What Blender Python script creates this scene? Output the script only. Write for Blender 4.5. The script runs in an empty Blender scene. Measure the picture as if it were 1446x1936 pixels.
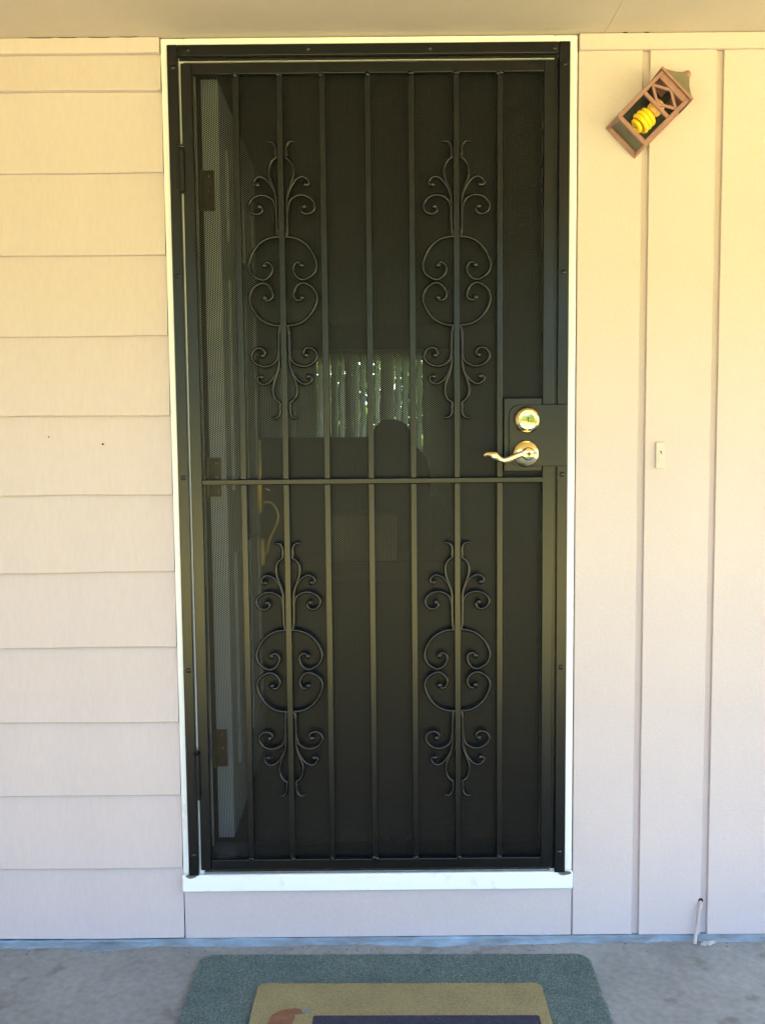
import bpy, math, random
import numpy as np
from mathutils import Vector, Matrix

random.seed(7)
R = math.radians
scene = bpy.context.scene
col = scene.collection

# ------------------------------------------------------------------ camera
cam_d = bpy.data.cameras.new('camera')
cam = bpy.data.objects.new('camera', cam_d)
col.objects.link(cam)
pitch, roll = -0.083236, -0.0093576
fwd = Vector((0, math.cos(pitch), math.sin(pitch)))
right0 = Vector((1, 0, 0))
up0 = right0.cross(fwd)
rgt = right0 * math.cos(roll) + up0 * math.sin(roll)
upv = up0 * math.cos(roll) - right0 * math.sin(roll)
cam.matrix_world = Matrix(((rgt.x, upv.x, -fwd.x, 0.022),
                           (rgt.y, upv.y, -fwd.y, -2.345),
                           (rgt.z, upv.z, -fwd.z, 1.305),
                           (0, 0, 0, 1)))
cam_d.sensor_fit = 'VERTICAL'
cam_d.sensor_height = 36.0
cam_d.lens = 36.0 * 1800.0 / 1936.0
cam_d.clip_start = 0.02
cam_d.clip_end = 600
scene.camera = cam

# ------------------------------------------------------------------ sky, sun, exposure
SUN_EL, SUN_AZ = 64.0, 38.0             # azimuth clockwise from +Y (house side): high behind the house
world = bpy.data.worlds.new('World')
scene.world = world
world.use_nodes = True
wn = world.node_tree
wn.nodes.clear()
sky = wn.nodes.new('ShaderNodeTexSky')
sky.sky_type = 'NISHITA'
sky.sun_disc = False
sky.sun_elevation = R(SUN_EL)
sky.sun_rotation = R(SUN_AZ)
sky.air_density = 1.0
sky.dust_density = 0.1
sky.ozone_density = 5.0
bg = wn.nodes.new('ShaderNodeBackground')
bg.inputs['Strength'].default_value = 0.112
wo = wn.nodes.new('ShaderNodeOutputWorld')
wn.links.new(sky.outputs[0], bg.inputs[0])
wn.links.new(bg.outputs[0], wo.inputs[0])

sun_d = bpy.data.lights.new('sun', 'SUN')
sun_d.energy = 5.0
sun_d.angle = R(0.53)
sun_d.color = (1.0, 0.90, 0.74)
sun = bpy.data.objects.new('sun', sun_d)
col.objects.link(sun)
sdir = Vector((math.sin(R(SUN_AZ)) * math.cos(R(SUN_EL)),
               math.cos(R(SUN_AZ)) * math.cos(R(SUN_EL)), math.sin(R(SUN_EL))))
sun.rotation_euler = sdir.to_track_quat('Z', 'Y').to_euler()
sun.location = (4, 12, 15)

vs = scene.view_settings
vs.view_transform = 'Standard'
vs.look = 'None'
vs.gamma = 1.0
vs.exposure = 4.1
vs.use_curve_mapping = False
scene.cycles.use_denoising = True
scene.cycles.max_bounces = 10
scene.cycles.diffuse_bounces = 6
scene.cycles.glossy_bounces = 4
scene.cycles.sample_clamp_indirect = 6.0

# ------------------------------------------------------------------ materials
def mat(name, color, rough=0.6, metal=0.0, var=0.0, var_scale=3.0, color2=None,
        bump=0.0, bump_scale=200.0, stretch=(1, 1, 1), spec=0.5, fine=0.0, fine_scale=400.0,
        trans=0.0, emit=None):
    m = bpy.data.materials.new(name)
    m.use_nodes = True
    nt = m.node_tree
    b = nt.nodes['Principled BSDF']
    b.inputs['Base Color'].default_value = (*color, 1)
    b.inputs['Roughness'].default_value = rough
    b.inputs['Metallic'].default_value = metal
    b.inputs['Specular IOR Level'].default_value = spec
    if trans:
        b.inputs['Transmission Weight'].default_value = trans
    tc = nt.nodes.new('ShaderNodeTexCoord')
    mp = nt.nodes.new('ShaderNodeMapping')
    mp.inputs['Scale'].default_value = stretch
    nt.links.new(tc.outputs['Object'], mp.inputs['Vector'])
    if var > 0 or color2:
        n = nt.nodes.new('ShaderNodeTexNoise')
        n.inputs['Scale'].default_value = var_scale
        n.inputs['Detail'].default_value = 8
        n.inputs['Roughness'].default_value = 0.65
        nt.links.new(mp.outputs[0], n.inputs['Vector'])
        cr = nt.nodes.new('ShaderNodeValToRGB')
        cr.color_ramp.elements[0].position = 0.32
        cr.color_ramp.elements[1].position = 0.68
        c2 = color2 or tuple(c * (1 - var) for c in color)
        cr.color_ramp.elements[0].color = (*c2, 1)
        cr.color_ramp.elements[1].color = (*color, 1)
        nt.links.new(n.outputs['Fac'], cr.inputs[0])
        src = cr.outputs[0]
        if fine > 0:
            n3 = nt.nodes.new('ShaderNodeTexNoise')
            n3.inputs['Scale'].default_value = fine_scale
            n3.inputs['Detail'].default_value = 3
            nt.links.new(mp.outputs[0], n3.inputs['Vector'])
            mr = nt.nodes.new('ShaderNodeMapRange')
            mr.inputs['From Min'].default_value = 0.3
            mr.inputs['From Max'].default_value = 0.7
            mr.inputs['To Min'].default_value = 1 - fine
            mr.inputs['To Max'].default_value = 1 + fine
            nt.links.new(n3.outputs['Fac'], mr.inputs['Value'])
            mx = nt.nodes.new('ShaderNodeVectorMath')
            mx.operation = 'SCALE'
            nt.links.new(src, mx.inputs[0])
            nt.links.new(mr.outputs[0], mx.inputs['Scale'])
            src = mx.outputs[0]
        nt.links.new(src, b.inputs['Base Color'])
    if bump > 0:
        n2 = nt.nodes.new('ShaderNodeTexNoise')
        n2.inputs['Scale'].default_value = bump_scale
        n2.inputs['Detail'].default_value = 4
        nt.links.new(mp.outputs[0], n2.inputs['Vector'])
        bp = nt.nodes.new('ShaderNodeBump')
        bp.inputs['Strength'].default_value = 1.0
        bp.inputs['Distance'].default_value = bump
        nt.links.new(n2.outputs['Fac'], bp.inputs['Height'])
        nt.links.new(bp.outputs[0], b.inputs['Normal'])
    return m

WALL = (0.598, 0.508, 0.495)
WALL2 = (0.565, 0.476, 0.468)
M = {
    'siding': mat('siding_paint', WALL, 0.6, color2=WALL2, var=0.06, var_scale=2.2, bump=0.0003, bump_scale=170,
                  stretch=(1, 1, 0.25), fine=0.025, fine_scale=120, spec=0.3),
    'board': mat('board_paint', WALL, 0.6, color2=WALL2, var=0.05, var_scale=2.6, bump=0.0006, bump_scale=120,
                 fine=0.025, fine_scale=150, spec=0.3),
    'soffit': mat('soffit_paint', (0.55, 0.47, 0.41), 0.7, var=0.10, var_scale=3, bump=0.0004, bump_scale=90,
                  fine=0.03, fine_scale=160, spec=0.25),
    'white': mat('white_trim_paint', (0.88, 0.885, 0.88), 0.4, var=0.04, var_scale=9, bump=0.0002, bump_scale=90),
    'jamb': mat('white_jamb_paint', (0.72, 0.71, 0.66), 0.45, var=0.07, var_scale=8),
    'iron': mat('hammered_bronze_iron', (0.0030, 0.0033, 0.0044), 0.28, var=0.25, var_scale=30, bump=0.00018,
                bump_scale=330, spec=0.44),
    'screen': mat('screen_metal', (0.0056, 0.0062, 0.0078), 0.40, spec=0.30),
    'brass': mat('polished_brass', (0.95, 0.79, 0.40), 0.11, 1.0, bump=0.0, var=0.1, var_scale=20),
    'satin_brass': mat('satin_brass', (0.95, 0.70, 0.22), 0.38, 0.85),
    'old_brass': mat('aged_brass', (0.17, 0.12, 0.05), 0.30, 1.0, var=0.4, var_scale=40),
    'steel': mat('dull_steel', (0.35, 0.36, 0.37), 0.35, 1.0, var=0.3, var_scale=60),
    'concrete': None,
    'bluepaint': mat('old_blue_paint', (0.26, 0.37, 0.47), 0.7, color2=(0.13, 0.15, 0.16), var=.1, var_scale=26,
                     bump=0.002, bump_scale=60, stretch=(.3, 1, 1)),
    'teal': mat('teal_carpet', (0.170, 0.220, 0.198), 0.95, color2=(0.122, 0.170, 0.160), var=.1, var_scale=9,
                bump=0.004, bump_scale=260, fine=0.55, fine_scale=330, spec=0.1),
    'tan': mat('tan_mat_fibre', (0.335, 0.285, 0.140), 0.95, color2=(0.27, 0.23, 0.12), var=.1, var_scale=10,
               bump=0.003, bump_scale=300, fine=0.25, fine_scale=420, spec=0.1),
    'navy': mat('navy_print', (0.050, 0.053, 0.082), 0.9, var=0.3, var_scale=60, bump=0.002, bump_scale=300, spec=0.1),
    'rust': mat('rust_print', (0.27, 0.13, 0.075), 0.9, var=0.35, var_scale=40, bump=0.002, bump_scale=300, spec=0.1),
    'greytip': mat('grey_green_print', (0.25, 0.29, 0.24), 0.9, var=0.3, var_scale=60, spec=0.1),
    'copper': mat('copper_pink_paint', (0.36, 0.185, 0.155), 0.5, var=0.22, var_scale=35, bump=0.0003, bump_scale=200),
    'dusty': mat('dusty_copper_paint', (0.22, 0.185, 0.13), 0.8, color2=(0.16, 0.13, 0.09), var=.1, var_scale=40),
    'lampback': mat('lantern_back_metal', (0.10, 0.12, 0.11), 0.3, 0.9, var=0.5, var_scale=25),
    'cfl': mat('yellow_lamp_tube', (0.93, 0.66, 0.012), 0.3, spec=0.5),
    'cflbase': mat('amber_lamp_base', (0.72, 0.42, 0.12), 0.45),
    'ivory': mat('ivory_plastic', (0.57, 0.51, 0.475), 0.4),
    'black': mat('dark_hole', (0.012, 0.011, 0.010), 0.8),
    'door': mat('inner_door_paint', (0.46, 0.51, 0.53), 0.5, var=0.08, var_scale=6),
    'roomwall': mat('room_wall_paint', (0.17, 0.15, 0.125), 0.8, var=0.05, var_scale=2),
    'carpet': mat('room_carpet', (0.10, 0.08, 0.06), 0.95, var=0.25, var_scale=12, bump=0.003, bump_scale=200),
    'sofa': mat('dark_upholstery', (0.125, 0.115, 0.11), 0.9, var=0.2, var_scale=20, bump=0.002, bump_scale=200),
    'cabinet': mat('dark_wood', (0.05, 0.032, 0.02), 0.5, var=0.4, var_scale=8, stretch=(1, 1, 8)),
    'card': mat('tan_cardboard', (0.66, 0.54, 0.36), 0.85, var=0.12, var_scale=10),
    'blind': mat('cream_vinyl', (0.60, 0.55, 0.42), 0.6, var=0.05),
    'roof': mat('roof_shingle', (0.10, 0.095, 0.09), 0.9, var=0.4, var_scale=8),
    'rubber': mat('pale_rubber', (0.50, 0.43, 0.41), 0.6, var=0.15, var_scale=30),
    'grit': mat('grit', (0.34, 0.30, 0.28), 0.9, color2=(0.12, 0.08, 0.07), var=.1, var_scale=30),
    'plaster': mat('plaster_crumb', (0.46, 0.45, 0.45), 0.9, var=0.2, var_scale=80),
}

def concrete():
    m = mat('porch_concrete', (0.29, 0.305, 0.30), 0.85, color2=(0.195, 0.205, 0.20), var=.1, var_scale=3.2,
            bump=0.0012, bump_scale=70, fine=0.12, fine_scale=55, spec=0.3)
    nt = m.node_tree
    b = nt.nodes['Principled BSDF']
    src = b.inputs['Base Color'].links[0].from_socket
    n = nt.nodes.new('ShaderNodeTexNoise')
    n.inputs['Scale'].default_value = 11
    n.inputs['Detail'].default_value = 6
    cr = nt.nodes.new('ShaderNodeValToRGB')
    cr.color_ramp.elements[0].position = 0.60
    cr.color_ramp.elements[0].color = (1, 1, 1, 1)
    cr.color_ramp.elements[1].position = 0.70
    cr.color_ramp.elements[1].color = (0.72, 0.69, 0.65, 1)
    mx = nt.nodes.new('ShaderNodeMix')
    mx.data_type = 'RGBA'
    mx.blend_type = 'MULTIPLY'
    mx.inputs['Factor'].default_value = 1.0
    tc = nt.nodes.new('ShaderNodeTexCoord')
    nt.links.new(tc.outputs['Object'], n.inputs['Vector'])
    nt.links.new(n.outputs['Fac'], cr.inputs[0])
    nt.links.new(src, mx.inputs['A'])
    nt.links.new(cr.outputs[0], mx.inputs['B'])
    nt.links.new(mx.outputs['Result'], b.inputs['Base Color'])
    return m
M['concrete'] = concrete()
_r = [n_ for n_ in M['white'].node_tree.nodes if n_.type == 'VALTORGB'][0].color_ramp
_r.elements[0].position, _r.elements[1].position = 0.28, 0.40
_r.elements[0].color = (0.66, 0.64, 0.58, 1)
M['lawn'] = mat('dry_lawn', (0.35, 0.31, 0.12), 0.95, color2=(0.26, 0.235, 0.085), var=.1, var_scale=0.7,
                bump=0.02, bump_scale=40, fine=0.3, fine_scale=30, spec=0.1)
M['backlawn'] = mat('green_lawn', (0.10, 0.15, 0.045), 0.95, color2=(0.07, 0.11, 0.03), var=.1, var_scale=1.5, spec=0.1)

M['foliage'] = mat('tree_foliage', (0.075, 0.12, 0.03), 0.8, color2=(0.045, 0.08, 0.02), var=.1, var_scale=0.8, spec=0.2)

def leafy(m):
    nt = m.node_tree
    b_ = nt.nodes['Principled BSDF']
    tl = nt.nodes.new('ShaderNodeBsdfTranslucent')
    tl.inputs['Color'].default_value = (0.14, 0.24, 0.03, 1)
    mx = nt.nodes.new('ShaderNodeMixShader')
    mx.inputs[0].default_value = 0.45
    out = [n_ for n_ in nt.nodes if n_.type == 'OUTPUT_MATERIAL'][0]
    nt.links.new(b_.outputs[0], mx.inputs[1])
    nt.links.new(tl.outputs[0], mx.inputs[2])
    nt.links.new(mx.outputs[0], out.inputs[0])
leafy(M['foliage'])

def glass_mat():
    m = bpy.data.materials.new('window_glass')
    m.use_nodes = True
    nt = m.node_tree
    nt.nodes.clear()
    t = nt.nodes.new('ShaderNodeBsdfTransparent')
    g = nt.nodes.new('ShaderNodeBsdfGlossy')
    g.inputs['Roughness'].default_value = 0.02
    mx = nt.nodes.new('ShaderNodeMixShader')
    mx.inputs[0].default_value = 0.08
    o = nt.nodes.new('ShaderNodeOutputMaterial')
    nt.links.new(t.outputs[0], mx.inputs[1])
    nt.links.new(g.outputs[0], mx.inputs[2])
    nt.links.new(mx.outputs[0], o.inputs[0])
    return m
M['glass'] = glass_mat()

# ------------------------------------------------------------------ helpers
class MB:
    def __init__(self):
        self.v, self.f = [], []

    def box(self, x0, x1, y0, y1, z0, z1):
        i = len(self.v)
        self.v += [(x, y, z) for z in (z0, z1) for y in (y0, y1) for x in (x0, x1)]
        for q in ((0, 2, 3, 1), (4, 5, 7, 6), (0, 1, 5, 4), (1, 3, 7, 5), (3, 2, 6, 7), (2, 0, 4, 6)):
            self.f.append(tuple(i + k for k in q))
        return self

    def prism(self, poly, a0, a1, axis='y'):
        """extrude a 2D outline: axis y -> (x,z), x -> (y,z), z -> (x,y)"""
        def P(p, a):
            return {'y': (p[0], a, p[1]), 'x': (a, p[0], p[1]), 'z': (p[0], p[1], a)}[axis]
        i = len(self.v)
        n = len(poly)
        self.v += [P(p, a0) for p in poly] + [P(p, a1) for p in poly]
        self.f.append(tuple(range(i, i + n)))
        self.f.append(tuple(range(i + 2 * n - 1, i + n - 1, -1)))
        for k in range(n):
            k2 = (k + 1) % n
            self.f.append((i + k2, i + k, i + n + k, i + n + k2))
        return self

    def tube(self, path, r, n=8, squash=1.0, closed_ends=True, ref=Vector((0, 1, 0))):
        """sweep a circle along path; squash scales the section along ref"""
        path = [Vector(p) for p in path]
        rs = r if isinstance(r, (list, tuple)) else [r] * len(path)
        i0 = len(self.v)
        for k, p in enumerate(path):
            t = (path[min(k + 1, len(path) - 1)] - path[max(k - 1, 0)]).normalized()
            b = t.cross(ref)
            if b.length < 1e-4:
                b = t.cross(Vector((1, 0, 0)))
            b.normalize()
            d = b.cross(t).normalized()
            for j in range(n):
                a = 2 * math.pi * j / n
                self.v.append(tuple(p + b * math.cos(a) * rs[k] + d * math.sin(a) * rs[k] * squash))
        for k in range(len(path) - 1):
            for j in range(n):
                j2 = (j + 1) % n
                self.f.append((i0 + k * n + j, i0 + k * n + j2, i0 + (k + 1) * n + j2, i0 + (k + 1) * n + j))
        if closed_ends:
            self.f.append(tuple(i0 + j for j in reversed(range(n))))
            e = i0 + (len(path) - 1) * n
            self.f.append(tuple(e + j for j in range(n)))
        return self

    def lathe(self, prof, c, axis='y', n=28):
        """prof: list of (radius, position along axis)"""
        i0 = len(self.v)
        for (r, a) in prof:
            for j in range(n):
                t = 2 * math.pi * j / n
                u, w = r * math.cos(t), r * math.sin(t)
                if axis == 'y':
                    self.v.append((c[0] + u, c[1] + a, c[2] + w))
                elif axis == 'z':
                    self.v.append((c[0] + u, c[1] + w, c[2] + a))
                else:
                    self.v.append((c[0] + a, c[1] + u, c[2] + w))
        for k in range(len(prof) - 1):
            for j in range(n):
                j2 = (j + 1) % n
                self.f.append((i0 + k * n + j, i0 + k * n + j2, i0 + (k + 1) * n + j2, i0 + (k + 1) * n + j))
        self.f.append(tuple(i0 + j for j in range(n)))
        e = i0 + (len(prof) - 1) * n
        self.f.append(tuple(e + j for j in reversed(range(n))))
        return self

    def ball(self, c, r, n=10, sq=(1, 1, 1)):
        m = n // 2
        i0 = len(self.v)
        for k in range(m + 1):
            p = math.pi * (k + 0.02) / (m + 0.04)
            for j in range(n):
                t = 2 * math.pi * j / n
                self.v.append((c[0] + r * sq[0] * math.sin(p) * math.cos(t),
                               c[1] + r * sq[1] * math.sin(p) * math.sin(t), c[2] + r * sq[2] * math.cos(p)))
        for k in range(m):
            for j in range(n):
                j2 = (j + 1) % n
                self.f.append((i0 + k * n + j, i0 + (k + 1) * n + j, i0 + (k + 1) * n + j2, i0 + k * n + j2))
        self.f.append(tuple(i0 + j for j in range(n)))
        self.f.append(tuple(i0 + m * n + j for j in reversed(range(n))))
        return self

    def build(self, name, material, parent=None, bevel=0.0, smooth=False, loc=None, local=False, seg=2):
        me = bpy.data.meshes.new(name)
        vs_ = self.v
        if loc is not None:
            vs_ = [(x - loc[0], y - loc[1], z - loc[2]) for x, y, z in vs_]
        me.from_pydata(vs_, [], self.f)
        import bmesh
        bm = bmesh.new()
        bm.from_mesh(me)
        bmesh.ops.recalc_face_normals(bm, faces=bm.faces)
        bm.to_mesh(me)
        bm.free()
        me.materials.append(material)
        if smooth:
            for p in me.polygons:
                p.use_smooth = True
            if smooth != 'all':
                me.set_sharp_from_angle(angle=R(40))
        o = bpy.data.objects.new(name, me)
        col.objects.link(o)
        if loc is not None:
            o.location = loc
        if parent is not None:
            o.parent = parent
            if not local:
                o.matrix_parent_inverse = Matrix.Translation(-world_loc(parent))
        if bevel:
            b = o.modifiers.new('bevel', 'BEVEL')
            b.width = bevel
            b.segments = seg
            b.limit_method = 'ANGLE'
            b.angle_limit = R(40)
            for p in me.polygons:
                p.use_smooth = True
            me.set_sharp_from_angle(angle=R(30))
        return o

def world_loc(o):
    """things are unrotated unless built with local=True; parts sit at the origin of the world"""
    return Vector(o.location) if o.parent is None else Vector((0, 0, 0))

def thing(name, label, cat, loc=(0, 0, 0), rot=(0, 0, 0), group=None):
    o = bpy.data.objects.new(name, None)
    o.empty_display_size = 0.1
    o.location = loc
    o.rotation_euler = rot
    col.objects.link(o)
    return tag(o, label, cat, group)

def tag(o, label, cat, group=None):
    o['label'] = label
    o['category'] = cat
    if group:
        o['group'] = group
    return o

def struct(o):
    o['kind'] = 'structure'
    return o

def spline(pts, n=5):
    """Catmull-Rom through pts"""
    pts = [Vector(p) for p in pts]
    out = []
    for k in range(len(pts) - 1):
        p0, p1, p2, p3 = pts[max(k - 1, 0)], pts[k], pts[k + 1], pts[min(k + 2, len(pts) - 1)]
        for j in range(n):
            t = j / n
            out.append(0.5 * ((2 * p1) + (p2 - p0) * t + (2 * p0 - 5 * p1 + 4 * p2 - p3) * t * t
                              + (3 * p1 - p0 - 3 * p2 + p3) * t ** 3))
    out.append(pts[-1])
    return out

# ------------------------------------------------------------------ ground, porch, room
DIST = 250.0
b = MB()
b.v = [(-DIST, -DIST, -0.16), (DIST, -DIST, -0.16), (DIST, 4, -0.16), (-DIST, 4, -0.16)]
b.f = [(0, 1, 2, 3)]
struct(b.build('ground', M['lawn']))
b = MB()
b.v = [(-DIST, 4, -0.16), (DIST, 4, -0.16), (DIST, DIST, -0.16), (-DIST, DIST, -0.16)]
b.f = [(0, 1, 2, 3)]
struct(b.build('back_lawn', M['backlawn']))
struct(MB().box(-4.0, 4.0, -2.3, 0.10, -0.25, 0.0).build('porch_floor', M['concrete'], bevel=0.01))

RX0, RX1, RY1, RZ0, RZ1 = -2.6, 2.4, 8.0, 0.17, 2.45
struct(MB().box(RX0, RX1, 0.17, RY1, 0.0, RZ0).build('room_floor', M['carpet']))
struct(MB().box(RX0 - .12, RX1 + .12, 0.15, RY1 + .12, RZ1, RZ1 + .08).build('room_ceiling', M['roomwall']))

# trees across the lawn that the brass and iron reflect: one far mass of leaf clumps
def far_trees(name, spots, label, seed):
    rng = np.random.default_rng(seed)
    V, F = [], []
    for cx, cy, h, w in spots:
        n = 900
        d = rng.normal(size=(n, 3))
        d /= np.linalg.norm(d, axis=1)[:, None]
        rad = rng.uniform(0.55, 1.0, n) ** 0.5
        c = np.stack([cx + d[:, 0] * rad * w, cy + d[:, 1] * rad * w, h * 0.5 + d[:, 2] * rad * h * 0.52], 1)
        c[:, 2] = np.maximum(c[:, 2], -0.1)
        u = rng.normal(size=(n, 3))
        u /= np.linalg.norm(u, axis=1)[:, None]
        t = np.cross(u, d)
        t /= np.linalg.norm(t, axis=1)[:, None] + 1e-9
        s_ = rng.uniform(.05, .13, n)[:, None] * w
        i = len(V)
        V += np.stack([c - u * s_, c + t * s_ * .6, c + u * s_, c - t * s_ * .6], 1).reshape(-1, 3).tolist()
        F += [(i + 4 * q, i + 4 * q + 1, i + 4 * q + 2, i + 4 * q + 3) for q in range(n)]
    me = bpy.data.meshes.new(name)
    me.from_pydata(V, [], F)
    me.materials.append(M['foliage'])
    o = bpy.data.objects.new(name, me)
    col.objects.link(o)
    o['kind'] = 'stuff'
    o['label'] = label
    o['category'] = 'trees'
def ring(k):
    a = math.pi * (1.06 + 0.88 * (k + random.uniform(-.3, .3)) / 33)
    r_ = 17 + random.uniform(-2, 3)
    return (r_ * math.cos(a), r_ * math.sin(a) - 1, random.uniform(4.2, 6.8), random.uniform(1.6, 2.6))
far_trees('far_trees', [ring(k) for k in range(34)], 'mass of green trees across the lawn in front of the porch', 3)
far_trees('back_shrubs', [(-3.2 + .34 * k, 11.5 + random.uniform(-.6, 1.4), random.uniform(2.6, 3.5), random.uniform(.7, 1.0)) for k in range(18)],
          'mass of green shrubs in the yard behind the glass door', 5)

# ------------------------------------------------------------------ house shell
house = thing('house', 'peach painted house front with lap siding left of the door and vertical boards right', 'house', (0, 0, 0))
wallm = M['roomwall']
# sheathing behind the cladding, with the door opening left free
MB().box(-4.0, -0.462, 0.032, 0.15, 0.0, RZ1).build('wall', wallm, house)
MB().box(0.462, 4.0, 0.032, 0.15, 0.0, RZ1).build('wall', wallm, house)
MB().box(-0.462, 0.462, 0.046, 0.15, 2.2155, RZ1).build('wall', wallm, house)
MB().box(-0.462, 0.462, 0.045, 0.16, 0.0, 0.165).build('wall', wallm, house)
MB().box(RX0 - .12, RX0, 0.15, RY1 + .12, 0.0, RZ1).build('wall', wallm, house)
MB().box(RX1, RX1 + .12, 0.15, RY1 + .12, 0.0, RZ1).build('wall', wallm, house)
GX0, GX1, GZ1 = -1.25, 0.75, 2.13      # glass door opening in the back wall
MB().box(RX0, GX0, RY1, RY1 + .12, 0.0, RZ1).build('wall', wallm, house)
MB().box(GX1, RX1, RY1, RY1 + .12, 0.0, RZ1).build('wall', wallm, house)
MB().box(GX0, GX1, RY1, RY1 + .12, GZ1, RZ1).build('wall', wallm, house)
# roof and porch ceiling
sof = MB().box(-4.2, 0.558, -2.5, 0.031, 2.244, 2.262).build('soffit', M['soffit'], house)
MB().box(0.559, 4.2, -2.5, 0.031, 2.244, 2.262).build('soffit', M['soffit'], house)
MB().box(-4.2, 4.2, -2.53, -2.5, 2.18, 2.42).build('fascia', M['white'], house)
MB().prism([(-2.6, 2.42), (4.0, 4.0), (10.4, 2.42), (10.4, 2.54), (4.0, 4.12), (-2.6, 2.54)], -4.3, 4.3, 'x').build('roof', M['roof'], house)

# unseen side wall, added to cut the sky light on the left of the porch
MB().box(-2.25, -2.1, -3.2, -0.0, -0.2, 2.2435).build('shading_wall', M['siding'], house)
# lap siding: every board a piece
laps = [0.017, 0.203, 0.393, 0.583, 0.775, 0.965, 1.157, 1.352, 1.545, 1.738, 1.933, 2.124, 2.208]
def lap_board(z0, z1, x0=-2.1, x1=-0.4965, n=60, out=0.0):
    m = MB()
    up = z1 + 0.026
    ph = [random.uniform(0, 6.28) for _ in range(3)]
    for k in range(n + 1):
        x = x0 + (x1 - x0) * k / n
        j = 0.0009 * math.sin(x * 5.1 + ph[0]) + 0.0006 * math.sin(x * 13 + ph[1]) + random.uniform(-.0003, .0003)
        yj = 0.0010 * math.sin(x * 3.3 + ph[2])
        for (y, z) in ((0.001 - out + yj, z0 + j + 0.0015), (0.0025 - out + yj, z0 + j), (0.0145 + yj, z0 + j), (0.029, up), (0.018, up)):
            m.v.append((x, y, z))
    for k in range(n):
        for q in range(5):
            q2 = (q + 1) % 5
            m.f.append((k * 5 + q, k * 5 + q2, k * 5 + 5 + q2, k * 5 + 5 + q))
    m.f.append((0, 1, 2, 3, 4))
    m.f.append(tuple(n * 5 + q for q in (4, 3, 2, 1, 0)))
    return m
for k in range(len(laps) - 1):
    lap_board(laps[k], laps[k + 1], out=0.005 if k == len(laps) - 2 else 0.0).build('siding_board', M['siding'], house)
MB().box(-2.1, -0.4965, -0.0065, 0.012, 2.208, 2.2435).build('frieze_board', M['siding'], house, bevel=0.002)

# vertical boards: grooves between them
edges = [0.4985] + [0.651 + 0.176 * k for k in range(19)]
x = 0.4985
MB().box(0.4985, 3.9, 0.0125, 0.031, 0.012, 2.206).build('groove_backing', M['board'], house)
for k in range(19):
    x1 = 0.651 + 0.176 * k
    x0 = 0.4985 if k == 0 else 0.668 + 0.176 * (k - 1)
    MB().box(x0, x1, 0.001 + random.uniform(-.0008, .0008), 0.0125, 0.013 + random.uniform(-.001, .002), 2.2055).build(
        'wall_board', M['board'], house, bevel=0.0018)
MB().box(0.4985, 3.9, -0.006, 0.012, 2.2055, 2.2435).build('frieze_board', M['board'], house, bevel=0.003)
# flat panel under the door sill
MB().box(-0.4940, 0.4965, 0.004, 0.04, 0.0135, 0.1435).build('kick_panel', M['board'], house, bevel=0.0015)

# old blue paint and mortar fillet along the foot of the wall
def foot_strip():
    m = MB()
    n = 420
    for k in range(n + 1):
        x = -2.1 + 6.0 * k / n
        w = 0.015 + 0.006 * math.sin(x * 2.3 + 1) * math.sin(x * 7.1) + 0.004 * math.sin(x * 31) * math.sin(x * 17 + 2) + random.uniform(-.003, .003)
        w += 0.022 * math.exp(-((x + 0.70) / 0.07) ** 2)
        h = 0.0125 + random.uniform(-.0015, .001)
        for (y, z) in ((0.035, h), (0.004, h), (0.000, h - .004), (-w * .6, 0.004 + random.uniform(-.001, .001)), (-w, 0.0005), (0.035, 0.0005)):
            m.v.append((x, y, z))
    for k in range(n):
        for q in range(6):
            q2 = (q + 1) % 6
            m.f.append((k * 6 + q, k * 6 + q2, k * 6 + 6 + q2, k * 6 + 6 + q))
    return m
foot_strip().build('foot_strip', M['bluepaint'], house)

# ------------------------------------------------------------------ white door casing
casing = thing('door_casing', 'white painted door casing and sill framing the dark iron screen door', 'door frame', (0, 0.02, 0.145))
MB().box(-0.4945, -0.440, 0.0, 0.045, 0.1885, 2.2415).build('side_casing', M['white'], casing, bevel=0.003)
MB().box(0.440, 0.4955, 0.0, 0.045, 0.1885, 2.2415).build('side_casing', M['white'], casing, bevel=0.003)
MB().box(-0.4400, 0.4400, 0.0005, 0.045, 2.188, 2.2417).build('head_casing', M['white'], casing, bevel=0.002)
MB().box(-0.4955, 0.4965, -0.012, 0.046, 0.144, 0.1885).build('sill', M['white'], casing, bevel=0.003)
MB().box(-0.4385, 0.4385, -0.006, 0.060, 0.1885, 0.1945).build('sill_track', M['steel'], casing, bevel=0.001)
MB().box(-0.4385, 0.4385, 0.010, 0.160, 0.1945, 0.2005).build('threshold', M['steel'], casing, bevel=0.002)
MB().box(-0.462, -0.441, 0.0455, 0.158, 0.166, 2.212).build('jamb', M['jamb'], casing, bevel=0.001)
MB().box(0.441, 0.462, 0.0455, 0.158, 0.166, 2.212).build('jamb', M['jamb'], casing, bevel=0.001)
MB().box(-0.462, 0.462, 0.0455, 0.158, 2.2125, 2.2150).build('head_jamb', M['jamb'], casing, bevel=0.001)
MB().box(0.428, 0.441, 0.060, 0.100, 0.201, 2.212).build('door_stop', M['jamb'], casing, bevel=0.001)
for sx, w in ((-0.472, 0.014), (0.474, 0.017)):
    pts = [(sx + w * math.cos(a) * random.uniform(.75, 1.1), 0.187 + 0.006 * math.sin(a) * random.uniform(.7, 1.2))
           for a in [2 * math.pi * k / 11 for k in range(11)]]
    MB().prism(pts, -0.0145, -0.0118).build('caulk_patch', M['plaster'] if False else M['steel'], casing)

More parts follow.
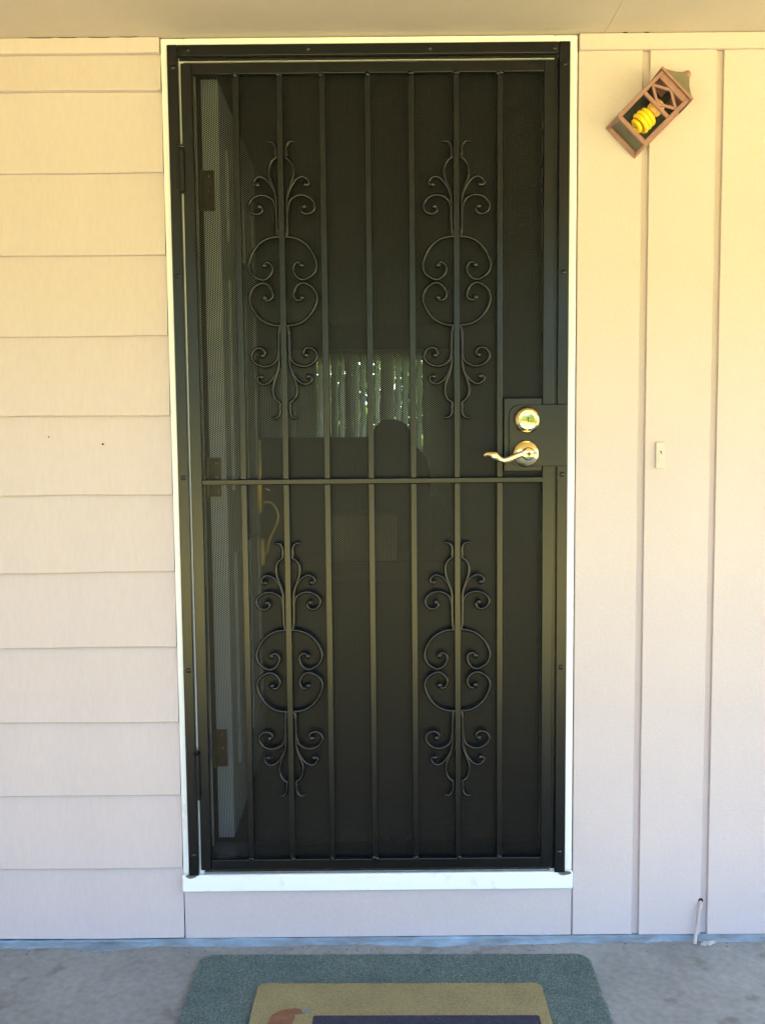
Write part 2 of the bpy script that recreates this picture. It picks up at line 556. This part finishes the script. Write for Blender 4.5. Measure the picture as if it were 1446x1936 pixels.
# ------------------------------------------------------------------ iron security door
sd = thing('security_door', 'dark bronze iron security screen door with scrollwork bars', 'door', (0, -0.01, 0.19))
I = M['iron']
YF0, YF1 = -0.016, -0.0005
fr = MB()
fr.box(-0.477, -0.4515, YF0, YF1, 0.1890, 2.2215)
fixed_l = fr.build('side_frame', I, sd, bevel=0.002)
fixed_r = MB().box(0.4490, 0.4755, YF0, YF1, 0.1890, 2.2215).build('side_frame', I, sd, bevel=0.002)
fixed_t = MB().box(-0.4515, 0.4490, YF0 + .0005, YF1, 2.1945, 2.2213).build('head_frame', I, sd, bevel=0.002)
MB().box(-0.4500, 0.4475, -0.004, YF1, 2.1880, 2.1945).build('rain_lip', I, fixed_t, bevel=0.001)

MB().box(0.4400, 0.4495, -0.0040, YF1, 0.1950, 2.1878).build('stop_flange', I, fixed_r)

def screw(x, z, parent, y=-0.016):
    MB().lathe([(0.0062, 0.0006), (0.0062, -0.0012), (0.0045, -0.0030), (0.0020, -0.0034)], (x, y, z), 'y', 12).build(
        'screw', I, parent, smooth=True)
for x, z in ((-0.428, 2.210), (-0.144, 2.210), (0.143, 2.208), (0.437, 2.206)):
    screw(x, z, fixed_t)
for z in (2.170, 1.686, 1.199, 0.719, 0.242):
    screw(-0.4635, z, fixed_l)
    screw(0.4615, z, fixed_r)

# moving leaf: tube frame
YL0, YL1 = -0.017, -0.001
LX0, LX1, LZ0, LZ1, TW = -0.4452, 0.4400, 0.2035, 2.1790, 0.0270
stile_l = MB().box(LX0, LX0 + TW, YL0, YL1, LZ0, LZ1).build('stile', I, sd, bevel=0.002)
stile_r = MB().box(LX1 - TW, LX1, YL0, YL1, LZ0, LZ1).build('stile', I, sd, bevel=0.002)
MB().box(LX0 + TW, LX1 - TW, YL0 + .0004, YL1, LZ1 - TW, LZ1 - .0003).build('top_rail', I, sd, bevel=0.002)
MB().box(LX0 + TW, LX1 - TW, YL0 + .0004, YL1, LZ0 + .0003, LZ0 + TW).build('bottom_rail', I, sd, bevel=0.002)
MB().box(LX0 + TW, LX1 - TW, -0.020, -0.005, 1.1805, 1.1935).build('mid_rail', I, sd, bevel=0.0015)
bars = (-0.3165, -0.2130, -0.1120, -0.0045, 0.0990, 0.2055, 0.3095)
for bx in bars:
    lo = MB().box(bx - .0070, bx + .0070, -0.0165, -0.0040, LZ0 + TW, 1.1800).build('bar', I, sd, bevel=0.001)
    hi = MB().box(bx - .0070, bx + .0070, -0.0165, -0.0040, 1.1940, LZ1 - TW).build('bar', I, sd, bevel=0.001)
    for par, z, s in ((lo, LZ0 + TW, 1), (hi, LZ1 - TW, -1)):
        m = MB()
        for _ in range(3):
            m.ball((bx + random.uniform(-.005, .005), -0.0165 + random.uniform(-.001, .002), z + s * random.uniform(.0, .004)),
                   random.uniform(.0045, .0070), 8)
        m.build('weld_bead', I, par, smooth='all')

# scrollwork castings, half profile in millimetres (u out from the bar, v up from the middle)
C_CURL = [(7, 107), (28, 105), (50, 95), (68, 76), (79, 53), (81, 35), (73, 17), (52, 4.2), (36, 9), (26, 23), (25.5, 36), (32, 45), (41, 45.5), (45, 39)]
STEM = [(8, 106), (12, 120), (12.5, 140), (13, 165), (13, 198), (17, 218), (25, 240), (29, 257), (28.5, 273), (22, 287), (12, 295), (12.5, 305), (12, 317), (16, 328), (23, 333), (31, 332)]
BIG = [(13, 166), (17, 188), (27, 200), (45, 206.5), (64, 202), (76.5, 190), (79, 178), (72, 165), (58.5, 161), (48, 167), (47, 176), (53, 179)]
SMALL = [(13, 198), (18, 217), (26, 232), (37, 244.5), (50, 250), (61, 246), (66.5, 237), (63, 229.5), (57, 231)]
def ornament(bx, zc, k=1.0):
    m = MB()
    yy = -0.0120
    jit = random.uniform(-1, 1)
    for su in (-1, 1):
        for sv in (-1, 1):
            for path, rad, tip in ((C_CURL, 4.4, 7.8), (STEM, 4.5, 4.4), (BIG, 4.3, 7.6), (SMALL, 4.1, 7.2)):
                pts = spline([(bx + su * u * .001, yy, zc + sv * (v * k + jit * .3) * .001) for u, v in path], 4)
                n = len(pts)
                rs = [rad * .001 * (1.0 if t < n - 4 or path is not STEM else 0.8) for t in range(n)]
                m.tube(pts, rs, 8, 1.15)
                e = path[-1]
                m.ball((bx + su * e[0] * .001, yy - .001, zc + sv * e[1] * k * .001), tip * .001 if path is not STEM else .0026, 10, (1, .8, 1))
            for u, v, r in ((11.5, 121, 6.0), (12.5, 303, 5.6)):
                m.ball((bx + su * u * .001, yy, zc + sv * v * k * .001), r * .001, 8)
    return m
for bx, zc, k in ((-0.2125, 1.670, 0.985), (0.2055, 1.6675, 0.985), (-0.2130, 0.7145, 0.962), (0.2045, 0.7125, 0.962)):
    ornament(bx, zc, k).build('scroll_ornament', I, sd, smooth='all')

# perforated sheet behind the bars: round holes, 4.76 mm staggered
def perforated():
    p = 0.0047
    dx, dz = p * math.sqrt(3) / 2, p
    x0, x1, z0, z1 = LX0 + TW - .016, LX1 - TW + .016, LZ0 + TW - .014, LZ1 - TW + .014
    nx, nz = int((x1 - x0) / dx), int((z1 - z0) / dz)
    ix, iz = np.meshgrid(np.arange(nx), np.arange(nz), indexing='ij')
    cx = x0 + (ix + .5) * dx
    cz = z0 + (iz + .5 + 0.5 * (ix % 2)) * dz
    cx, cz = cx.ravel(), cz.ravel()
    ang = np.arange(6) * math.pi / 3
    ro, ri = p / math.sqrt(3), 0.00175
    y = 0.0065
    outer = np.stack([cx[:, None] + ro * np.cos(ang), np.full((cx.size, 6), y), cz[:, None] + ro * np.sin(ang)], 2)
    inner = np.stack([cx[:, None] + ri * np.cos(ang), np.full((cx.size, 6), y), cz[:, None] + ri * np.sin(ang)], 2)
    V = np.concatenate([outer, inner], 1).reshape(-1, 3)
    base = (np.arange(cx.size) * 12)[:, None, None]
    k = np.arange(6)
    q = np.stack([k, (k + 1) % 6, 6 + (k + 1) % 6, 6 + k], 1)[None]
    F = (base + q).reshape(-1, 4)
    me = bpy.data.meshes.new('perforated_screen')
    me.vertices.add(len(V))
    me.vertices.foreach_set('co', V.astype(np.float32).ravel())
    me.loops.add(F.size)
    me.loops.foreach_set('vertex_index', F.astype(np.int32).ravel())
    me.polygons.add(len(F))
    me.polygons.foreach_set('loop_start', (np.arange(len(F)) * 4).astype(np.int32))
    me.polygons.foreach_set('loop_total', np.full(len(F), 4, np.int32))
    me.update(calc_edges=True)
    me.materials.append(M['screen'])
    o = bpy.data.objects.new('perforated_screen', me)
    col.objects.link(o)
    o.parent = sd
    o.matrix_parent_inverse = Matrix.Translation(-world_loc(sd))
    o['kind'] = 'stuff'
perforated()

# barrel hinges
for z0, z1 in ((1.884, 1.980), (0.394, 0.505)):
    h = MB().lathe([(0.004, z0 - .006), (0.0078, z0 - .003), (0.0078, z1), (0.004, z1 + .004)], (-0.4475, -0.0185, 0), 'z', 14).build(
        'hinge', I, sd, smooth=True)
    MB().box(-0.462, -0.4475, -0.0200, -0.0165, z0 + .002, z1 - .002).build('hinge_plate', I, h, bevel=0.0008)
    MB().lathe([(0.0092, z1 + .003), (0.0098, z1 + .006), (0.006, z1 + .010)], (-0.4475, -0.0185, 0), 'z', 12).build('hinge_cap', I, h, smooth=True)

# lock box, strike shield, deadbolt and lever
def rounded(x0, x1, z0, z1, r, corners=(1, 1, 1, 1), n=6):
    out = []
    for (cx, cz, a0, on) in ((x1 - r, z1 - r, 0, corners[0]), (x0 + r, z1 - r, 90, corners[1]),
                             (x0 + r, z0 + r, 180, corners[2]), (x1 - r, z0 + r, 270, corners[3])):
        if on:
            out += [(cx + r * math.cos(R(a0 + 90 * k / n)), cz + r * math.sin(R(a0 + 90 * k / n))) for k in range(n + 1)]
        else:
            out.append((x1 if a0 in (0, 270) else x0, z1 if a0 in (0, 90) else z0))
    return out
lock = MB().box(0.3185, 0.4110, -0.0225, -0.0030, 1.2075, 1.3855).build('lock_box', I, sd, bevel=0.002)
MB().prism(rounded(0.3300, 0.4700, 1.2200, 1.3690, 0.026, (0, 1, 1, 0), 8), -0.0295, -0.0226).build('strike_shield', I, lock, bevel=0.0012)
YS = -0.0295
bolt = MB().lathe([(0.0325, 0.0), (0.0328, -0.004), (0.0300, -0.009), (0.0260, -0.0135), (0.0238, -0.0150), (0.0238, -0.0200), (0.0222, -0.0215),
                   (0.0165, -0.0205), (0.0160, -0.0190), (0.0150, -0.0190), (0.0145, -0.0215), (0.0080, -0.0220), (0.001, -0.0220)],
                  (0.3730, YS, 1.3325), 'y', 40).build('deadbolt', M['brass'], sd, smooth=True)
MB().box(0.3722, 0.3738, YS - .0226, YS - .0218, 1.3275, 1.3375).build('keyhole', M['black'], bolt)
rose = MB().lathe([(0.0325, 0.0), (0.0330, -0.003), (0.0315, -0.007), (0.0260, -0.0120), (0.0190, -0.0150), (0.0140, -0.0165), (0.0125, -0.0200),
                   (0.0120, -0.0340), (0.0145, -0.0380), (0.0155, -0.0440), (0.0130, -0.0490), (0.0060, -0.0515), (0.001, -0.0518)],
                  (0.3705, YS, 1.2510), 'y', 40).build('lever_rose', M['brass'], sd, smooth=True)
lp = spline([(0.3705, YS - .043, 1.2510), (0.3580, YS - .044, 1.2515), (0.3440, YS - .045, 1.2470), (0.3290, YS - .045, 1.2405), (0.3150, YS - .045, 1.2365),
             (0.3030, YS - .0455, 1.2385), (0.2940, YS - .047, 1.2440), (0.2840, YS - .046, 1.2500), (0.2740, YS - .042, 1.2510), (0.2660, YS - .037, 1.2470)], 5)
lr = []
for k in range(len(lp)):
    t = k / (len(lp) - 1)
    lr.append(0.0085 * (1 - t) + 0.0050 * t + 0.0042 * math.exp(-((t - 0.72) / 0.09) ** 2))
lr[-1] *= 0.6
lever = MB().tube(lp, lr, 16, 0.7).build('lever', M['brass'], rose, smooth='all')
MB().lathe([(0.0050, -0.0516), (0.0050, -0.0530), (0.0010, -0.0532)], (0.3705, YS, 1.2510), 'y', 16).build('lever_keyhole', M['old_brass'], rose, smooth=True)

# ------------------------------------------------------------------ white inner door standing open into the room
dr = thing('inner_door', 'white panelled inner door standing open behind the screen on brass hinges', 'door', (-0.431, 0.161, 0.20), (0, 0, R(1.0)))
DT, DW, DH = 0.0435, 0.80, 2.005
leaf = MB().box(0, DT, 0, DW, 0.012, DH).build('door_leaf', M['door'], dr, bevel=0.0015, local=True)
def panel(y0, y1, z0, z1):
    m = MB()
    w = 0.018
    for a in ((y0, y1, z0, z0 + w), (y0, y1, z1 - w, z1), (y0, y0 + w, z0 + w, z1 - w), (y1 - w, y1, z0 + w, z1 - w)):
        m.box(DT - .001, DT + .009, *a)
    m.build('panel_moulding', M['door'], dr, bevel=0.003, local=True)
    MB().box(DT - .001, DT + .004, y0 + .045, y1 - .045, z0 + .045, z1 - .045).build('raised_panel', M['door'], dr, bevel=0.003, local=True)
for y0, y1 in ((0.11, 0.37), (0.43, 0.69)):
    for z0, z1 in ((0.18, 0.78), (0.95, 1.52), (1.62, 1.86)):
        panel(y0, y1, z0, z1)
for zc in (0.262, 0.992, 1.728):
    h = MB().box(-0.004, 0.030, -0.0022, -0.0001, zc - .051, zc + .051).build('hinge', M['old_brass'], dr, bevel=0.0008, local=True)
    MB().lathe([(0.0065, zc - .051), (0.0065, zc + .051)], (-0.0045, -0.006, 0), 'z', 12).build('hinge_pin', M['old_brass'], h, smooth=True, local=True)
    for dz in (-.036, 0, .036):
        MB().lathe([(0.004, -0.0020), (0.0035, -0.0032), (0.001, -0.0034)], (0.018, 0, zc + dz), 'y', 10).build('hinge_screw', M['brass'], h, smooth=True, local=True)
hs = MB().prism([(DW - .085, .835), (DW - .035, .835), (DW - .030, .85), (DW - .030, 1.06), (DW - .038, 1.085), (DW - .082, 1.085), (DW - .090, 1.06), (DW - .090, .85)],
                DT, DT + .015, 'x').build('handle_plate', M['satin_brass'], dr, bevel=0.002, local=True)
MB().prism([(DW - .075, .655), (DW - .045, .655), (DW - .040, .67), (DW - .040, .725), (DW - .050, .745), (DW - .070, .745), (DW - .080, .725), (DW - .080, .67)],
           DT, DT + .019, 'x').build('handle_foot', M['satin_brass'], hs, bevel=0.002, local=True)
MB().tube(spline([(DT + .004, DW - .06, .865), (DT + .035, DW - .06, .872), (DT + .056, DW - .06, .855), (DT + .066, DW - .06, .825), (DT + .058, DW - .06, .79),
                  (DT + .040, DW - .06, .755), (DT + .030, DW - .06, .725), (DT + .026, DW - .06, .70), (DT + .004, DW - .06, .69)], 5), 0.0042, 10).build(
    'pull_handle', M['satin_brass'], hs, smooth='all', local=True)
MB().tube([(DT + .004, DW - .06, .915), (DT + .028, DW - .06, .918), (DT + .050, DW - .06, .906)], [.005, .006, .008], 10, 0.5, ref=Vector((0, 0, 1))).build(
    'thumb_latch', M['brass'], hs, smooth='all', local=True)

# ------------------------------------------------------------------ the dim room behind
gd = thing('glass_door', 'sliding glass door letting green daylight into the back of the dim room', 'glass door', ((GX0 + GX1) / 2, RY1 + .06, RZ0))
MB().box(GX0, GX0 + .05, RY1 + .03, RY1 + .09, RZ0, GZ1).build('door_frame', M['jamb'], gd)
MB().box(GX1 - .05, GX1, RY1 + .03, RY1 + .09, RZ0, GZ1).build('door_frame', M['jamb'], gd)
MB().box(GX0 + .05, GX1 - .05, RY1 + .03, RY1 + .09, GZ1 - .05, GZ1).build('door_frame', M['jamb'], gd)
MB().box(GX0 + .05, GX1 - .05, RY1 + .03, RY1 + .09, 0.0, RZ0 + .04).build('door_frame', M['jamb'], gd)
MB().box(-0.28, -0.22, RY1 + .035, RY1 + .085, RZ0 + .04, GZ1 - .05).build('meeting_stile', M['jamb'], gd)
MB().box(GX0 + .05, -0.28, RY1 + .055, RY1 + .061, RZ0 + .04, GZ1 - .05).build('pane', M['glass'], gd)
MB().box(-0.22, GX1 - .05, RY1 + .055, RY1 + .061, RZ0 + .04, GZ1 - .05).build('pane', M['glass'], gd)
vb = thing('vertical_blind', 'cream vertical blind with narrow bright gaps at the back of the room', 'blind', ((GX0 + GX1) / 2, RY1 - .06, GZ1 + .05))
MB().box(GX0 - .05, GX1 + .05, RY1 - .09, RY1 - .04, GZ1 + .01, GZ1 + .06).build('head_rail', M['blind'], vb)
n = 27
for k in range(n):
    x = GX0 + .02 + (GX1 - GX0 - .04) * k / (n - 1)
    a = R(49 + random.uniform(-6, 8)) if -0.66 < x < 0.46 else R(24 + random.uniform(-6, 6))
    if k in (12, 17):
        a = R(30)
    dx, dy = 0.044 * math.cos(a), 0.044 * math.sin(a)
    MB().prism([(x - dx, RY1 - .065 - dy), (x + dx, RY1 - .065 + dy), (x + dx - .001, RY1 - .0635 + dy), (x - dx - .001, RY1 - .0635 - dy)],
               RZ0 + .03, GZ1 + .01, 'z').build('slat', M['blind'], vb)

sofa = thing('sofa', 'dark high backed sofa silhouetted below the bright blind', 'sofa', (-0.55, 5.6, RZ0))
def pillow(m, x0, x1, y0, y1, z0, z1):
    m.box(x0, x1, y0, y1, z0, z1)
    return m
pillow(MB(), -1.62, 0.02, 5.30, 5.55, RZ0 + .05, 1.27).build('backrest', M['sofa'], sofa, bevel=0.08, seg=4)
pillow(MB(), -1.60, 0.00, 5.55, 6.25, RZ0 + .08, 0.60).build('seat', M['sofa'], sofa, bevel=0.06, seg=4)
pillow(MB(), -1.84, -1.62, 5.32, 6.25, RZ0 + .05, 0.80).build('armrest', M['sofa'], sofa, bevel=0.06, seg=4)
pillow(MB(), 0.02, 0.14, 5.32, 6.25, RZ0 + .05, 0.80).build('armrest', M['sofa'], sofa, bevel=0.05, seg=4)
for x, y in ((-1.75, 5.4), (0.05, 5.4), (-1.75, 6.15), (0.05, 6.15)):
    MB().box(x - .03, x + .03, y - .03, y + .03, RZ0, RZ0 + .055).build('foot', M['cabinet'], sofa)
ac = thing('armchair', 'dark armchair with a rounded headrest rising before the bright blind', 'armchair', (0.09, 4.6, RZ0))
MB().prism([(-0.17, .5), (0.35, .5), (0.37, 0.98), (0.34, 1.13), (0.27, 1.20), (0.225, 1.24), (0.225, 1.31), (0.195, 1.365), (0.12, 1.40), (0.03, 1.395), (-0.035, 1.34), (-0.045, 1.24), (-0.09, 1.20), (-0.16, 1.13), (-0.19, 0.98)], 4.45, 4.63).build(
    'backrest', M['sofa'], ac, bevel=0.03, seg=3)
MB().box(-0.19, 0.37, 4.64, 5.2, RZ0 + .10, .62).build('seat', M['sofa'], ac, bevel=0.05, seg=4)
for x0, x1 in ((-.31, -.195), (.375, .49)):
    MB().box(x0, x1, 4.5, 5.2, RZ0 + .06, .80).build('armrest', M['sofa'], ac, bevel=0.04, seg=4)
for x, y in ((-.23, 4.56), (.43, 4.56), (-.23, 5.12), (.43, 5.12)):
    MB().box(x - .025, x + .025, y - .025, y + .025, RZ0, RZ0 + .065).build('foot', M['cabinet'], ac)
lc = thing('low_table', 'low dark wooden table carrying the tan box inside the room', 'table', (-0.1, 3.2, RZ0))
MB().box(-0.62, 0.46, 3.0, 3.5, .53, .575).build('table_top', M['cabinet'], lc, bevel=0.006)
MB().box(-0.56, 0.40, 3.04, 3.46, .46, .53).build('apron', M['cabinet'], lc, bevel=0.003)
for x in (-.56, .36):
    for y in (3.05, 3.41):
        MB().box(x, x + .05, y, y + .05, RZ0, .46).build('leg', M['cabinet'], lc, bevel=0.004)
bxo = thing('cardboard_box', 'plain tan cardboard box on the low table inside the room', 'box', (-0.09, 3.2, .576))
MB().box(-0.285, 0.100, 3.02, 3.34, .576, .835).build('box_body', M['card'], bxo, bevel=0.004)
MB().box(-0.285, -0.095, 3.02, 3.34, .8355, .839).build('flap', M['card'], bxo)
MB().box(-0.090, 0.100, 3.02, 3.34, .8355, .839).build('flap', M['card'], bxo)

# ------------------------------------------------------------------ wall lantern hanging askew
TH = R(45.3)
la = thing('wall_lantern', 'copper pink wall lantern hanging crooked with a yellow spiral bulb', 'lantern', (0.6005, 0.0, 1.9915), (0, TH, 0))
W2, LD, LH, PO = 0.0465, 0.090, 0.1435, 0.0085
Cu = M['copper']
L = dict(local=True)
MB().box(-W2 - .004, W2 + .004, -0.0065, -0.0005, -0.004, LH + .006).build('back_plate', Cu, la, bevel=0.002, **L)
MB().box(-W2 + .006, W2 - .006, -0.0080, -0.0066, 0.006, LH - .006).build('reflector', M['lampback'], la, **L)
for sx in (-1, 1):
    x0, x1 = sorted((sx * W2, sx * (W2 - PO)))
    MB().box(x0, x1, -LD, -LD + PO, 0, LH).build('post', Cu, la, bevel=0.0012, **L)
    xs0, xs1 = sorted((sx * W2, sx * (W2 - .005)))
    MB().box(xs0, xs1, -LD + PO, -0.0065, 0, .009).build('side_rail', Cu, la, bevel=0.001, **L)
    MB().box(xs0, xs1, -LD + PO, -0.0065, .080, .087).build('side_rail', Cu, la, bevel=0.001, **L)
    MB().box(xs0, xs1, -LD + PO, -0.0065, LH - .014, LH).build('side_rail', Cu, la, bevel=0.001, **L)
    MB().box(sx * (W2 - .0025) - .0006, sx * (W2 - .0025) + .0006, -LD + PO, -0.0065, .009, LH - .014).build('side_glass', M['glass'], la, **L)
xi = W2 - PO
for z0, z1 in ((0, .010), (.0785, .0870), (LH - .0145, LH)):
    MB().box(-xi, xi, -LD + .0005, -LD + PO - .0005, z0, z1).build('front_rail', Cu, la, bevel=0.0012, **L)
za, zb = .0870, LH - .0145
zm = (za + zb) / 2
def strip(p, q, w=.0058):
    d = (Vector((q[0] - p[0], q[1] - p[1]))).normalized()
    nx, nz = -d.y * w / 2, d.x * w / 2
    return [(p[0] + nx, p[1] + nz), (q[0] + nx, q[1] + nz), (q[0] - nx, q[1] - nz), (p[0] - nx, p[1] - nz)]
e = 0
for p, q in (((-xi, zm), (0, zb)), ((0, zb), (xi, zm)), ((xi, zm), (0, za)), ((0, za), (-xi, zm))):
    e += .0003
    MB().prism(strip(p, q), -LD + .0015 + e, -LD + .0060 + e).build('lattice_bar', Cu, la, **L)
MB().box(-W2 + .006, W2 - .006, -LD + PO + .001, -0.0085, .0035, .0050).build('bottom_glass', M['glass'], la, **L)
# cap
rim = MB().box(-W2 - .005, W2 + .005, -LD - .006, -0.001, LH, LH + .0055).build('cap_rim', Cu, la, bevel=0.001, **L)
m = MB()
cy = -0.046
for s, z in ((1.0, LH + .0055), (.74, LH + .017), (.47, LH + .031), (.23, LH + .047), (.20, LH + .050)):
    for sx, sy in ((-1, -1), (1, -1), (1, 1), (-1, 1)):
        m.v.append((sx * (W2 + .003) * s, cy + sy * 0.0440 * s, z))
for k in range(4):
    for j in range(4):
        j2 = (j + 1) % 4
        m.f.append((k * 4 + j, k * 4 + j2, k * 4 + 4 + j2, k * 4 + 4 + j))
m.f += [(3, 2, 1, 0), (16, 17, 18, 19)]
cap = m.build('cap', M['dusty'], la, **L)
MB().lathe([(0.009, LH + .049), (0.0098, LH + .056), (0.006, LH + .062), (0.001, LH + .063)], (0, cy, 0), 'z', 14).build('finial', Cu, cap, smooth=True, **L)
# spiral lamp
bulb = thing('spiral_bulb', 'yellow spiral bulb inside the crooked wall lantern', 'light bulb', (0.6005, 0.0, 1.9915), (0, TH, 0))
by = -0.050
MB().lathe([(0.006, LH - .001), (0.006, .112), (0.0150, .107), (0.0175, .096), (0.0175, .084), (0.0135, .076), (0.004, .073)][2:], (0.003, by, 0), 'z', 24).build('base', M['cflbase'], bulb, smooth=True, **L)
MB().lathe([(0.008, LH - .001), (0.008, .106)], (0.003, by, 0), 'z', 16).build('socket', M['black'], bulb, smooth=True, **L)
hp = []
turns, hn = 4.3, 140
for k in range(hn + 1):
    t = k / hn
    a = 2 * math.pi * turns * t
    rr = 0.0200 * min(1.0, (0.45 + 3.2 * t), (0.28 + 2.4 * (1 - t)))
    hp.append((0.003 + rr * math.cos(a), by + rr * math.sin(a), .074 - .047 * t))
MB().tube(hp, 0.0054, 10, ref=Vector((0, 0, 1))).build('spiral_tube', M['cfl'], bulb, smooth='all', **L)

# ------------------------------------------------------------------ doorbell, cable, mats
db = thing('doorbell', 'small painted doorbell plate on the vertical boards', 'doorbell', (0.7035, 0.0, 1.2105))
MB().prism(rounded(0.6930, 0.7140, 1.2105, 1.2750, 0.003), -0.0085, 0.0005).build('plate', M['ivory'], db, bevel=0.0015)
MB().prism(rounded(0.6985, 0.7090, 1.2250, 1.2600, 0.003), -0.0100, -0.0086).build('button_rim', M['ivory'], db, bevel=0.0006)
MB().prism([(0.7015, 1.2530), (0.7050, 1.2545), (0.7068, 1.2470), (0.7072, 1.2440)], -0.0104, -0.0101).build('cracked_slot', M['black'], db)

cb = thing('cable', 'short pale cable stub coming out of the wall boards down to the floor', 'cable', (0.806, -0.02, 0.0))
MB().tube(spline([(0.826, 0.004, 0.101), (0.822, -0.010, 0.094), (0.8165, -0.014, 0.075), (0.8130, -0.016, 0.050), (0.8080, -0.020, 0.024), (0.8035, -0.028, 0.004)], 5),
          0.0048, 10).build('sleeve', M['rubber'], cb, smooth='all')
MB().lathe([(0.0065, -0.0008), (0.0060, -0.0016), (0.001, -0.0018)], (0.826, 0.001, 0.104), 'y', 12).build('wall_hole', M['black'], cb)
for k, (x, y, s) in enumerate(((0.836, -0.026, .011), (0.850, -0.021, .008), (0.824, -0.030, .006))):
    m = MB().ball((x, y, s * .4), s, 8, (1.3, .8, .55))
    m.v = [(a + random.uniform(-.002, .002), bb + random.uniform(-.002, .002), max(.0005, c + random.uniform(-.0015, .0015))) for a, bb, c in m.v]
    o = m.build('mortar_crumb', M['plaster'], loc=(x, y, 0.0005))
    tag(o, ('largest white mortar crumb on the floor beside the cable', 'white mortar crumb farthest right of the cable foot',
            'smallest mortar crumb next to the cable foot')[k], 'mortar crumb')

def mat_slab(name, material, cx, cy, w, d, z0, t, rot, r, label, cat):
    m = MB()
    pts = rounded(-w / 2, w / 2, -d / 2, d / 2, r, n=6)
    # subdivide outline and make it slightly uneven
    out = []
    for k in range(len(pts)):
        p, q = Vector(pts[k]), Vector(pts[(k + 1) % len(pts)])
        s = max(1, int((q - p).length / 0.02))
        for j in range(s):
            v = p.lerp(q, j / s)
            out.append((v.x + random.uniform(-.0012, .0012), v.y + random.uniform(-.0012, .0012)))
    m.prism(out, z0, z0 + t, 'z')
    o = m.build(name, material, bevel=t * .35)
    for v in o.data.vertices:
        v.co.z -= z0
    o.location = (cx, cy, z0)
    o.rotation_euler = (0, 0, rot)
    tag(o, label, cat)
    return o
def pile(owner, material, w, d, t, n, ln, keep):
    """short standing tufts all over a mat"""
    rng = np.random.default_rng(n)
    x = rng.uniform(-w / 2 + .004, w / 2 - .004, n)
    y = rng.uniform(-d / 2 + .004, d / 2 - .004, n)
    ok = keep(x, y)
    x, y = x[ok], y[ok]
    n = len(x)
    a = rng.uniform(0, 6.283, n)
    h = rng.uniform(.5, 1.2, n) * ln
    lean = rng.normal(0, .5, (n, 2)) * h[:, None]
    wd = rng.uniform(.0006, .0014, n)
    z = np.full(n, t - .0004)
    V = np.stack([np.stack([x - wd * np.cos(a), y - wd * np.sin(a), z], 1), np.stack([x + wd * np.cos(a), y + wd * np.sin(a), z], 1),
                  np.stack([x + lean[:, 0], y + lean[:, 1], z + h], 1)], 1).reshape(-1, 3)
    me = bpy.data.meshes.new('pile')
    me.from_pydata(V.tolist(), [], [(3 * k, 3 * k + 1, 3 * k + 2) for k in range(n)])
    me.materials.append(material)
    o = bpy.data.objects.new('pile', me)
    col.objects.link(o)
    o.parent = owner
    o['kind'] = 'stuff'
carpet = mat_slab('carpet_mat', M['teal'], 0.037, -0.424, 0.963, 0.71, 0.0006, 0.008, R(-0.7), 0.035,
                  'worn teal carpet mat on the concrete under the door', 'mat')
dm = mat_slab('doormat', M['tan'], 0.049, -0.431, 0.664, 0.450, 0.0096, 0.006, R(-0.7), 0.018,
              'tan doormat with a printed dark panel lying on the teal mat', 'doormat')
zt = 0.0061
CW, CD, CR = 0.963, 0.71, 0.035
def in_round(w, d, rr):
    return lambda x, y: (np.hypot(np.maximum(np.abs(x) - (w / 2 - rr), 0), np.maximum(np.abs(y) - (d / 2 - rr), 0)) < rr - .002)
pile(carpet, M['teal'], CW, CD, 0.008, 70000, .0042, in_round(CW, CD, CR))
pile(dm, M['tan'], 0.664, 0.45, 0.006, 45000, .0016, in_round(0.664, 0.45, .018))
def printed(name, poly, material, dz=0.0):
    o = MB().prism(poly, zt + dz, zt + dz + .0006, 'z').build(name, material, dm, local=True)
    return o
printed('printed_panel', rounded(-0.192, 0.308, -0.195, 0.098, .006), M['navy'])
printed('printed_shape', [(-.288, .085), (-.284, .100), (-.272, .114), (-.255, .122), (-.236, .125), (-.220, .122), (-.212, .115), (-.211, .107),
                          (-.222, .104), (-.235, .103), (-.232, .090), (-.236, .070), (-.250, .050), (-.275, .050), (-.290, .068)], M['rust'])
printed('printed_tip', [(-.222, .121), (-.209, .123), (-.199, .118), (-.197, .110), (-.205, .106), (-.216, .108)], M['greytip'], .0003)

# cracks in the paint along the soffit joint and grit in the floor joint
for x0, x1, zz in ((-0.808, -0.745, 2.2432), (-0.735, -0.690, 2.2433), (-0.664, -0.610, 2.2433), (-0.590, -0.545, 2.2434), (0.60, 0.612, 2.2433), (0.65, 0.664, 2.2433)):
    mid = (x0 + x1) / 2
    MB().prism([(x0, zz), (x0 + .01, zz + .0004), (mid, zz - .0005), (x1 - .006, zz + .0003), (x1, zz), (x1 - .01, zz - .0012), (mid, zz - .0016), (x0 + .012, zz - .0010)],
               -0.0072 if x0 < 0 else -0.0068, -0.004).build('paint_crack', M['black'], house)
m = MB()
for k in range(120):
    x = random.uniform(-1.1, 1.2)
    y = -0.014 - abs(random.gauss(0, .022))
    q = random.uniform(.0008, .0028)
    m.ball((x, y, q * .4), q, 6, (random.uniform(.8, 1.8), 1, .6))
o = m.build('floor_grit', M['grit'])
o['kind'] = 'stuff'
o['label'] = 'fine grit and crumbs gathered on the concrete along the wall foot'
o['category'] = 'grit'
# small specks on the wall: nail heads
for x, z, q in ((-0.665, 1.283, 1.0), (-0.798, 1.302, 0.6)):
    MB().lathe([(0.0022 * q, 0.004), (0.0022 * q, -0.0006), (0.001 * q, -0.0010)], (x, 0.0075, z), 'y', 8).build('nail_head', M['black'], house)
